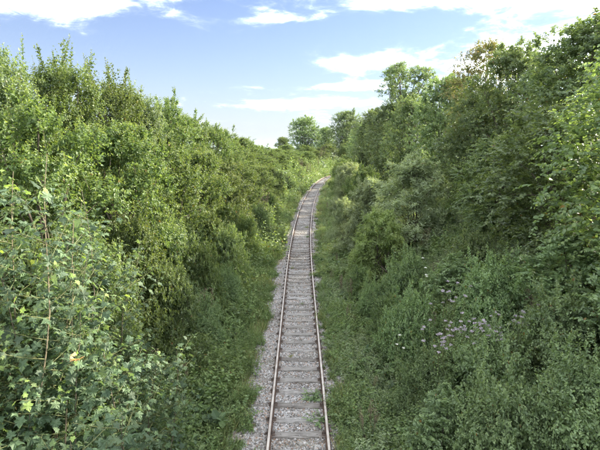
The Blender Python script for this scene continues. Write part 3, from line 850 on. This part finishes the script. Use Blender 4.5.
# ballast: a shaped bed and loose stones on it
def stone_mat(name, use_obj):
    m = bpy.data.materials.new(name); m.use_nodes = True
    w = NT(m.node_tree); w.n.clear()
    tc = w.node('ShaderNodeTexCoord')
    p = w.node('ShaderNodeBsdfPrincipled'); p.inputs['Roughness'].default_value = .85; p.inputs['Specular IOR Level'].default_value = .25
    stops = [(0, (.085, .078, .072)), (.25, (.205, .196, .186)), (.55, (.31, .302, .292)), (.8, (.46, .455, .445)), (.93, (.30, .20, .14)), (1, (.22, .15, .11))]
    if use_obj:
        r = w.node('ShaderNodeAttribute', attribute_name='rnd').outputs['Fac']
        n = w.noise(tc.outputs['Object'], 2.5, 4)
        oi = w.node('ShaderNodeObjectInfo')
        c = w.ramp(w.math('FRACT', w.math('ADD', r, w.math('MULTIPLY', oi.outputs['Random'], 7.3))), stops)
        c = w.mix(w.math('MULTIPLY', n, .35), c, (.18, .16, .135))
        gp = w.node('ShaderNodeNewGeometry')
        nd = w.noise(gp.outputs['Position'], .7, 5, .6)
        c = w.mix(w.math('MULTIPLY', w.ss(nd, .48, .68), .62), c, (.095, .07, .052))
    else:
        v = w.node('ShaderNodeTexVoronoi'); w.l.new(tc.outputs['Object'], v.inputs['Vector']); v.inputs['Scale'].default_value = 19
        sc = w.node('ShaderNodeSeparateColor'); w.l.new(v.outputs['Color'], sc.inputs[0])
        c = w.ramp(sc.outputs[0], stops)
        n = w.noise(tc.outputs['Object'], .9, 5, .6)
        c = w.mix(w.math('MULTIPLY', w.ss(n, .45, .7), .6), c, (.13, .12, .075))
        b = w.node('ShaderNodeBump'); b.inputs['Strength'].default_value = 1.0; b.inputs['Distance'].default_value = .03; b.invert = True
        w.l.new(v.outputs['Distance'], b.inputs['Height']); w.l.new(b.outputs[0], p.inputs['Normal'])
    w.l.new(c, p.inputs['Base Color'])
    out = w.node('ShaderNodeOutputMaterial'); w.l.new(p.outputs[0], out.inputs['Surface'])
    return m

BALLAST = [(.3, -.214), (.64, -.21), (.70, -.20), (.80, -.18), (.86, -.158), (1.5, -.165), (1.75, -.22), (2.1, -.40), (2.7, -.56)]
def build_ballast():
    mb_mat = stone_mat('ballast_bed', False); ms = stone_mat('ballast_stone', True)
    prof = [(-u_, z_) for u_, z_ in BALLAST[::-1]] + list(BALLAST)
    prof = prof[::-1]
    V, F, _ = sweep(prof, -9, 137, .5, 0, False)
    tag(obj('ballast_bed', make_mesh('ballast_bed', V, [F], None, True, (mb_mat,))), kind='structure')
    # stone shapes: jittered, flattened octahedra with one subdivision's worth of facets
    src = []
    for s in range(5):
        rng = np.random.default_rng(700 + s)
        d = unit(rng.normal(0, 1, (9, 3)))
        import bmesh
        bm = bmesh.new()
        for q in d * rng.uniform(.8, 1.15, (9, 1)) * np.array([1.15, .9, .7]): bm.verts.new(q)
        bmesh.ops.convex_hull(bm, input=bm.verts)
        me = bpy.data.meshes.new('stone'); bm.to_mesh(me); bm.free(); me.materials.append(ms)
        a = me.attributes.new('rnd', 'FLOAT', 'POINT'); a.data.foreach_set('value', np.full(len(me.vertices), s * .19, np.float32))
        src.append(source('stone_shape', me))
    rng = np.random.default_rng(9)
    pts, sc = [], []
    for (y0, y1, dens, s0) in ((6, 20, 520, .030), (20, 40, 260, .036), (40, 75, 90, .045)):
        n = int((y1 - y0) * 4.6 * dens)
        u = rng.uniform(-2.3, 2.3, n); y = rng.uniform(y0, y1, n)
        z = np.interp(np.abs(u), [q[0] for q in BALLAST], [q[1] for q in BALLAST])
        z = z + rng.uniform(-.012, .018, n)
        keep = np.abs(np.abs(u) - .753) > .085
        x = track_x(y) + u
        pts.append(np.stack([x, y, z], -1)[keep]); sc.append((rng.uniform(.6, 1.35, n) * s0)[keep])
    SX, SY, _h = path_points(-8.6, 132, .715)          # stones kicked up onto the sleepers
    for x_, y_ in zip(SX, SY):
        if 7 < y_ < 34:
            k = int(rng.integers(2, 16))
            e = rng.beta(.6, .6, k) * 1.2 - .6
            pts.append(np.stack([x_ + e, y_ + rng.uniform(-.11, .11, k), np.full(k, -.147)], -1)); sc.append(rng.uniform(.5, 1.1, k) * .026)
    pts = np.concatenate(pts); sc = np.concatenate(sc); n = len(pts)
    scatter('ballast_stones', pts, rng.uniform(0, 6.28, (n, 3)), np.repeat(sc[:, None], 3, 1), rng.integers(0, 5, n), src,
            label='loose grey and brown ballast stones around the sleepers')
build_ballast()

# ------------------------------------------------------------------ undergrowth
def clump_nettle(seed, mat='nettle', h=.75, stems=11, size=.10, tm=KITE, rad=.26, age=.0):
    rng = np.random.default_rng(seed); mb = MB()
    th = rng.uniform(0, 6.28, stems); r = rad * np.sqrt(rng.uniform(0, 1, stems))
    B = np.stack([r * np.cos(th), r * np.sin(th), np.full(stems, -.05)], -1)
    D = np.stack([np.cos(th) * .28 * r / rad, np.sin(th) * .28 * r / rad, np.ones(stems)], -1) + rng.normal(0, .14, (stems, 3))
    L = h * rng.uniform(.55, 1.1, stems)
    shoot_leaves(mb, rng, B, D, L, 17, tm, size, 1.15, .03, 'spiral', .5, age, .75, .3, .35)
    for i in range(stems):
        mb.tube([B[i], B[i] + unit(D[i]) * L[i] * .9], [.006, .003], 3, .3, .2)
    return source('nettle_clump', mb.mesh('nettle_clump', (M[mat],)))

def clump_grass(seed, h=.6, n=60, dry=.2):
    rng = np.random.default_rng(seed); mb = MB()
    th = rng.uniform(0, 6.28, n); r = .16 * np.sqrt(rng.uniform(0, 1, n))
    P = np.stack([r * np.cos(th), r * np.sin(th), np.full(n, -.03)], -1)
    A = np.stack([np.cos(th) * .5, np.sin(th) * .5, np.ones(n)], -1) + rng.normal(0, .25, (n, 3))
    N = np.stack([-np.cos(th), -np.sin(th), np.full(n, .4)], -1) * -1
    N[:, 2] = .5
    mb.leaves(BLADE, P, A, N, h * rng.uniform(.4, 1.1, n), rng.uniform(0, .96, n), np.where(rng.uniform(0, 1, n) < dry, rng.uniform(.4, 1, n), 0), rng.uniform(.5, 2.5, n))
    return source('grass_tuft', mb.mesh('grass_tuft', (M['grass'],)))

def clump_bramble(seed, mat='bramble', size=.072, canes=11, tm=OVATE):
    rng = np.random.default_rng(seed); mb = MB()
    th = rng.uniform(0, 6.28, canes)
    B = rng.normal(0, .06, (canes, 3)); B[:, 2] = -.05
    D = np.stack([np.cos(th) * .7, np.sin(th) * .7, rng.uniform(.8, 1.5, canes)], -1)
    L = rng.uniform(.5, 1.0, canes)
    shoot_leaves(mb, rng, B, D, L, 20, tm, size, 1.15, .45, 'spiral', .35, 0, .85, .3, .2)
    for i in range(canes):
        t = np.linspace(0, 1, 4)
        mb.tube(B[i] + unit(D[i]) * (L[i] * t)[:, None] + np.array([0, 0, -1]) * (.45 * L[i] * t * t)[:, None], [.006, .005, .004, .002], 3, .2, .3)
    return source('bramble_clump', mb.mesh('bramble_clump', (M[mat],)))

def clump_feather(seed):
    """soft fine-leaved weeds (cleavers, horsetail)"""
    return clump_nettle(seed, 'nettle', .55, 16, .085, NARROW, .24, .06)

M['dead'] = solid_mat('dead_stalk', (0.10, 0.075, 0.05), (0.19, 0.15, 0.10), 20, .9)
def clump_dead(seed):
    rng = np.random.default_rng(seed); mb = MB()
    for k in range(5):
        b = rng.normal(0, .08, 3); b[2] = 0
        e = b + np.array([rng.normal(0, .18), rng.normal(0, .18), rng.uniform(.8, 1.25)])
        mb.tube([b, (b + e) / 2 + rng.normal(0, .02, 3), e], [.006, .005, .002], 4)
        n = 40
        tt = rng.uniform(.62, 1, n)
        P = b + (e - b) * tt[:, None] + rng.normal(0, .02, (n, 3))
        mb.leaves(KITE, P, rng.normal(0, 1, (n, 3)) + [0, 0, .7], rng.normal(0, 1, (n, 3)), rng.uniform(.02, .045, n), np.full(n, .5), np.zeros(n))
    return source('dead_stalks', mb.mesh('dead_stalks', (M['dead'],)))

def build_undergrowth():
    src = [clump_nettle(101), clump_nettle(102, 'nettle', .6, 12, .09, OVATE), clump_feather(103), clump_feather(104), clump_grass(105), clump_grass(106, .5, 50, .6),
           clump_bramble(107), clump_bramble(108), clump_bramble(109, 'hazel', .11, 6, ROUND), clump_bramble(110, 'sycamore', .12, 6, ROUND), clump_nettle(111, 'willow', .7, 12, .09, NARROW), clump_dead(112)]
    rng = np.random.default_rng(77)
    for side, nm, lab in ((-1, 'undergrowth', 'tangled nettles, cleavers and grass on the left bank'), (1, 'undergrowth', 'dense brambles, nettles and grass on the right bank')):
        P, S, Vv = [], [], []
        for (y0, y1, dens, sc) in ((-1, 26, 20, .9), (26, 60, 9, 1.15), (60, 138, 3.6, 1.5)):
            wmax = 13.5
            n = int((y1 - y0) * wmax * dens)
            y = rng.uniform(y0, y1, n); a = rng.uniform(0, 1, n) ** 1.25 * wmax
            edge = (1.52 if side < 0 else 1.16) + .28 * wob(y * 1.3, y * .7, 1.4) + .18 * wob(y * 4, y, 1.0)
            edge = edge + (0.42 * sstep(y, 20, 42) - .12 if side > 0 else 0.1 * sstep(y, 40, 60))
            au = edge + a
            u = side * au
            x = track_x(y) + u
            z = ground_z(x, y)
            z = np.maximum(z, np.interp(au, [q[0] for q in BALLAST], [q[1] for q in BALLAST]))
            near = np.clip((au - edge) / 1.1, 0, 1)
            s = sc * (1.35 if side < 0 else 1.15) * rng.uniform(.6, 1.2, n) * (.55 + .55 * near) * (1 + .25 * wob(x, y, .9))
            patch = wob(x * .7 + 9, y * .7, 1.0) + rng.normal(0, .35, n)
            q = rng.uniform(0, 1, n)
            if side < 0:
                v = np.where(patch > .0, rng.choice([2, 3, 0], n), np.where(patch > -.5, rng.choice([0, 3, 2, 6], n), rng.choice([6, 7, 9, 0], n)))
                v = np.where((au > 5.5) & (q < .6), rng.choice([6, 7, 8, 9], n), v)
                v = np.where((near < .45) & (q < .55), rng.choice([4, 5, 2, 2], n), v)
                v = np.where((y > 45) & (au < edge + 2.0) & (q < .45), rng.choice([4, 5, 8, 0], n), v)
            else:
                v = np.where(patch > .3, rng.choice([6, 8, 0], n), np.where(patch > -.3, rng.choice([6, 7, 10, 1], n), rng.choice([7, 9, 10, 6], n)))
                v = np.where((near < .4) & (q < .55), rng.choice([2, 5, 4, 0], n), v)
                v = np.where((y > 35) & (near < .7) & (q < .5), rng.choice([4, 5, 2], n), v)
            v = np.where((rng.uniform(0, 1, n) < .012) & (au > edge + .5), 11, v)
            if side < 0: s = s * (1 + .3 * sstep(y, 24, 34)) * rng.uniform(.7, 1.3, n)
            P.append(np.stack([x, y, z], -1)); S.append(s); Vv.append(v)
        P = np.concatenate(P); S = np.concatenate(S); Vv = np.concatenate(Vv); n = len(P)
        rot = np.stack([rng.normal(0, .12, n), rng.normal(0, .12, n) - side * .1, rng.uniform(0, 6.28, n)], -1)
        scatter(nm, P, rot, np.stack([S, S, S * rng.uniform(.8, 1.25, n)], -1), Vv, src, label=lab)
    return src
UNDER = build_undergrowth()

# ------------------------------------------------------------------ sycamore saplings with single leaves
SYC_MESH = []
for i in range(8):
    mbx = MB()
    age = (0, 0, 0, 0, 0, .35, .9, 0)[i]
    mbx.leaves(SYC, np.zeros((1, 3)), np.array([[0, 1.0, 0]]), np.array([[0, 0, 1.0]]), np.ones(1), np.array([(.15, .35, .5, .65, .85, .9, .9, .25)[i]]), np.array([age]), np.array([(.6, 1.3, 2.2, .9, 1.7, 1.2, .8, 2.8)[i]]))
    SYC_MESH.append(mbx.mesh('sycamore_leaf', (M['sycamore'],)))

CAMP = np.array([0, 0, CAM_Z])
def sapling(seed, x, y, top, spread, n_stems, label, leaf=.17, n_obj=230, stem_mat='bark', young=.15, branch=1.0, low=.15):
    rng = np.random.default_rng(seed)
    z0 = float(ground_z(x, y)) - .1
    root = empty('sycamore_sapling', (x, y, z0))
    tag(root, label, 'sapling', 'sycamore saplings on the left bank')
    H = top - z0
    P, A, N, S, AG = [], [], [], [], []
    ms = MB(); mst = MB()
    def axis(p0, d, L, step, size, petiole, tipyoung):
        step *= .8
        n = max(2, int(L / step)); pts = [p0]; d = unit(d)
        for i in range(n):
            d = unit(d + rng.normal(0, .05, 3) + np.array([0, 0, .03]))
            pts.append(pts[-1] + d * (L / n))
        pts = np.array(pts)
        ph = rng.uniform(0, 6.28)
        for i in range(1, n + 1):
            t = i / n
            ref = np.array([0, 0, 1.0]) if abs(d[2]) < .8 else np.array([1.0, 0, 0])
            a = unit(np.cross(d, ref)); b = np.cross(d, a)
            for s in (0, math.pi):
                f = ph + i * math.pi / 2 + s + rng.normal(0, .25)
                side = a * math.cos(f) + b * math.sin(f)
                pet = petiole * rng.uniform(.6, 1.3) * (1 - .5 * t)
                q = pts[i] + unit(side * .9 + d * .5 + np.array([0, 0, .25])) * pet
                ax = unit(side + d * .1 + np.array([0, 0, rng.uniform(-.75, .05)]))
                P.append(q); A.append(ax)
                N.append(np.array([0, 0, 1.0]) + side * .25 + rng.normal(0, .22, 3))
                S.append(size * rng.uniform(.65, 1.2) * (1 - .45 * t ** 3))
                AG.append(float(np.clip(tipyoung * sstep(t, .72, 1.0) * rng.uniform(.3, 1.2), 0, 1)))
                ms.tube([pts[i], (pts[i] + q) / 2 + [0, 0, .01], q], [.0035, .003, .0025], 3)
        return pts
    for k in range(n_stems):
        th = k * 2.4 + rng.uniform(-.4, .4); rr = spread * .22 * math.sqrt(k + .2)
        b = np.array([math.cos(th) * rr, math.sin(th) * rr, -.05])
        hh = H * rng.uniform(.72, 1.0) if k else H
        lean = np.array([math.cos(th) * .12, math.sin(th) * .12, 1.0])
        n = 12; pts = [b]
        d = unit(lean)
        for i in range(n):
            d = unit(d + rng.normal(0, .065, 3) + np.array([0, 0, .06])); pts.append(pts[-1] + d * hh / n)
        pts = np.array(pts)
        mst.tube(pts, np.linspace(.019, .004, n + 1), 6)
        axis(pts[8], pts[-1] - pts[8], float(np.linalg.norm(pts[-1] - pts[8])), .17, leaf * .8, .13, 1.0)
        nb = int(24 * branch)
        for j in range(nb):
            t = low + (1 - low) * (j + rng.uniform(0, 1)) / nb * .92
            i0 = min(n - 1, int(t * n)); p = pts[i0] + (pts[i0 + 1] - pts[i0]) * (t * n - i0)
            f = j * 2.4 + rng.uniform(-.5, .5) + k
            L = spread * rng.uniform(.45, 1.0) * (1.2 - .62 * t)
            bp = axis(p, np.array([math.cos(f), math.sin(f), rng.uniform(.25, .7)]), L, .17, leaf, .12, young * 2 if rng.random() < .5 else young)
            ms.tube(bp, np.linspace(.010, .003, len(bp)), 4)
    P, A, N, S, AG = map(np.array, (P, A, N, S, AG))
    d = np.linalg.norm(P + np.array([x, y, z0]) - CAMP, axis=1)
    o = np.argsort(d - S * 2); pick = o[:n_obj]; rest = o[n_obj:]
    obj('stem', mst.mesh('sapling_stem', (M[stem_mat],), True), root)
    obj('twigs', ms.mesh('sapling_twigs', (M['green_stem'],), True), root)
    for i in pick:
        a = unit(A[i]); nn = unit(N[i] - a * np.dot(a, N[i])); bb = np.cross(a, nn)
        me = SYC_MESH[6] if AG[i] > .6 else SYC_MESH[5] if AG[i] > .25 else SYC_MESH[int(rng.choice([0, 1, 2, 3, 4, 7]))]
        lf = obj('leaf', me, root)
        s = float(S[i])
        lf.matrix_basis = Matrix(((bb[0] * s, a[0] * s, nn[0] * s, P[i][0]), (bb[1] * s, a[1] * s, nn[1] * s, P[i][1]), (bb[2] * s, a[2] * s, nn[2] * s, P[i][2]), (0, 0, 0, 1)))
    mb = MB()
    mb.leaves(SYC, P[rest], A[rest], N[rest], S[rest], rng.uniform(0, .96, len(rest)), AG[rest], rng.uniform(.3, 3.0, len(rest)))
    f = obj('foliage', mb.mesh('sapling_foliage', (M['sycamore'],)), root); f['kind'] = 'stuff'
    return len(P)

NL = [
    sapling(205, -5.2, 7.9, 6.7, 1.5, 6, 'leafy sapling with yellowish top just right of the pale-stemmed one', .16, 220, young=.4),
    sapling(201, -4.75, 6.6, 7.35, 1.5, 8, 'tall sapling with pale bare stems and yellow-green top at the left edge', .16, 260, stem_mat='pale_stem', young=.7),
    sapling(202, -3.75, 6.5, 4.7, 1.5, 6, 'bushy sapling with big blue-green lobed leaves in the bottom left corner', .19, 300, young=.08),
    sapling(203, -4.9, 9.2, 6.2, 1.6, 5, 'sapling with lobed leaves behind the bottom left one, below the sunlit shrubs', .165, 220, young=.25),
    sapling(204, -3.5, 8.6, 3.3, 1.2, 5, 'small low sapling right of the big-leaved one above the soft weeds', .15, 160, young=.05),
]
print('sapling leaves', NL)

# a tuft of young orange leaves at the tip of the big-leaved sapling
M['young_leaf'] = leaf_mat('young_orange_leaf', (0.42, 0.26, 0.12), (0.46, 0.29, 0.15), (0.50, 0.33, 0.18), (0.5, 0.3, 0.15), 0.3, 0.5, 0.4)
def young_tuft(root, wx, wy, wz, seed):
    rng = np.random.default_rng(seed)
    mbx = MB(); mbx.leaves(SYC, np.zeros((1, 3)), np.array([[0, 1.0, 0]]), np.array([[0, 0, 1.0]]), np.ones(1), np.array([.5]), np.array([0.0]))
    me = mbx.mesh('young_leaf', (M['young_leaf'],))
    for k in range(5):
        o = obj('young_leaf', me, root, (wx - root.location.x + rng.normal(0, .03), wy - root.location.y + rng.normal(0, .03), wz - root.location.z + rng.normal(0, .02)))
        o.scale = (rng.uniform(.07, .11),) * 3; o.rotation_euler = (rng.uniform(.1, .7), rng.normal(0, .3), k * 1.3)
big = [o for o in bpy.data.objects if o.name.startswith('sycamore_sapling') and 'bottom left corner' in o.get('label', '')][0]
young_tuft(big, -2.95, 5.55, 4.55, 4)
# ------------------------------------------------------------------ flowering weeds
def flower_plant(name, seed, u, y, top, label, petal, heads=9, rad=.35, flat=False):
    rng = np.random.default_rng(seed)
    x, yy = world_xy(u, y); z = float(ground_z(x, yy)) - .05; h = top - z
    root = empty(name, (x, yy, z)); tag(root, label, 'wildflower', 'flowering weeds on the right bank')
    ms = MB(); mf = MB()
    for k in range(heads):
        th = rng.uniform(0, 6.28); r = rad * math.sqrt(rng.uniform(0, 1))
        b = np.array([r * .4 * math.cos(th), r * .4 * math.sin(th), 0]); e = np.array([r * math.cos(th), r * math.sin(th), h * rng.uniform(.8, 1.05)])
        ms.tube([b, (b + e) / 2 + rng.normal(0, .03, 3), e], [.007, .006, .004], 4)
        D = np.repeat((e - b)[None], 1, 0)
        shoot_leaves(mf, rng, b[None], D, np.array([np.linalg.norm(e - b)]), 22, KITE, .10, 1.1, .0, 'spiral', .2)
        mh = MB()
        nfl = 26
        q = rng.normal(0, 1, (nfl, 3)); q[:, 2] = np.abs(q[:, 2]) * (.25 if flat else .55)
        q = unit(q) * rng.uniform(.3, 1, (nfl, 1)) * np.array([.05, .05, .018 if flat else .045])
        for f in range(3):
            nn = unit(rng.normal(0, 1, (nfl, 3)) + np.array([0, 0, .8])); aa = unit(np.cross(nn, rng.normal(0, 1, (nfl, 3))))
            mh.leaves(ROUND, q, aa, nn, rng.uniform(.014, .024, nfl), np.full(nfl, .5), np.zeros(nfl))
        obj('flower_head', mh.mesh('flower_head', (M[petal],)), root, tuple(e))
    obj('stems', ms.mesh('weed_stems', (M['green_stem'],)), root); obj('foliage', mf.mesh('weed_foliage', (M['nettle'],)), root)

fl = [(3.75, 11.4, 2.45, 'pinkish flower heads at the left end of the flowering patch', 9), (4.3, 11.6, 2.6, 'pinkish flower heads second from the left in the flowering patch', 12),
      (4.75, 11.2, 2.65, 'densest pinkish flower heads in the middle of the flowering patch', 18), (5.3, 11.2, 2.8, 'pinkish flower heads right of the middle of the flowering patch', 11),
      (5.9, 11.2, 3.0, 'sparse pinkish flower heads at the right end of the flowering patch', 7), (4.7, 13.4, 2.95, 'pinkish flower heads behind the patch beside the white ones', 8)]
for i, (u, y, top, lab, nh) in enumerate(fl):
    flower_plant('pink_wildflower', 300 + i, u, y, top, lab, 'petal', nh + 8, .6)
flower_plant('white_wildflower', 320, 4.9, 16.2, 3.1, 'flat white flower heads behind the pinkish patch', 'white_petal', 7, .45, True)
flower_plant('white_wildflower', 321, 3.2, 13.6, 1.25, 'small white flower heads near the right rail', 'white_petal', 3, .2, True)

# ------------------------------------------------------------------ weeds that have sprung up in the ballast
def ballast_weed(i, u, y, s, src, label):
    x, yy = world_xy(u, y)
    o = empty('ballast_weed', (x, yy, -.19)); tag(o, label, 'weed', 'weeds growing in the ballast')
    f = obj('foliage', UNDER[src].data, o); f.scale = (s, s, s * .7); f.rotation_euler = (0, 0, i * 1.9)
    f2 = obj('foliage', UNDER[src].data, o, (.16 * s, .25 * s, 0)); f2.scale = (s * .8, s * .8, s * .55); f2.rotation_euler = (0, 0, i * 1.9 + 2)
for i, a in enumerate([
    (.40, 12.4, .85, 7, 'trailing green weed between the rails over the near sleeper ends'),
    (.50, 11.3, .75, 6, 'green weed leaning on the inside of the right rail at the bottom'),
    (-1.30, 10.9, .50, 2, 'weed patch in the left ballast nearest the bottom edge'),
    (-1.20, 12.9, .42, 2, 'small weed patch in the left ballast second from the bottom'),
    (-1.38, 15.6, .40, 0, 'small weed in the left ballast opposite the bramble mound'),
    (-1.30, 18.8, .36, 2, 'small dark weed in the left ballast farther up the line'),
    (.45, 36.5, .55, 0, 'weed tuft between the rails just before the bend'),
    (.35, 41.0, .60, 4, 'farther weed tuft between the rails before the bend'),
    (-.30, 15.2, .28, 5, 'tiny grass tuft between two sleepers left of the track centre'),
    (.10, 20.6, .32, 2, 'tiny weed between sleepers at the track centre'),
    (-.45, 27.0, .36, 4, 'grass tuft between the rails beside the left rail'),
    (-1.05, 9.9, .40, 0, 'leafy weed outside the left rail at the bottom edge'),
    (-1.12, 23.5, .45, 4, 'grass tuft just outside the left rail midway to the bend'),
    (1.15, 17.0, .45, 2, 'weed outside the right rail beside the small bramble mound')]):
    ballast_weed(i, *a)

def build_hills():
    xs = np.linspace(-8500, 6000, 120)
    V = []
    for k, (y, f) in enumerate(((10500, 0), (11200, .6), (12000, 1.0), (12800, .5), (13600, 0))):
        h = 26 + 10 * np.sin(xs / 1300 + 1) + 6 * np.sin(xs / 520 + 2) + 2.5 * np.sin(xs / 190)
        V.append(np.stack([xs, np.full_like(xs, y), -58 + f * (58 + h)], -1))
    V = np.concatenate(V); n = 120
    i = np.arange(4)[:, None] * n + np.arange(n - 1)[None]
    F = np.stack([i, i + 1, i + n + 1, i + n], -1).reshape(-1, 4)
    tag(obj('hills', make_mesh('hills', V, [F], None, True, (bpy.data.materials['soil_and_grass'],))), kind='structure')
build_hills()
# ------------------------------------------------------------------ thin air haze over the far plain
def build_haze():
    x0, x1, y0, y1, z0, z1 = -9600, 9600, -420, 14100, -62, 62
    V = np.array([(x, y, z) for z in (z0, z1) for y in (y0, y1) for x in (x0, x1)])
    F = np.array([(0, 2, 3, 1), (4, 5, 7, 6), (0, 1, 5, 4), (2, 6, 7, 3), (0, 4, 6, 2), (1, 3, 7, 5)])
    m = bpy.data.materials.new('haze'); m.use_nodes = True
    w = NT(m.node_tree); w.n.clear()
    v = w.node('ShaderNodeVolumePrincipled'); v.inputs['Color'].default_value = (.66, .83, 1, 1); v.inputs['Density'].default_value = HAZE_DENSITY
    v.inputs['Anisotropy'].default_value = .3
    out = w.node('ShaderNodeOutputMaterial'); w.l.new(v.outputs[0], out.inputs['Volume'])
    tag(obj('haze', make_mesh('haze', V, [F], None, False, (m,))), kind='stuff')
HAZE_DENSITY = 3e-5
build_haze()
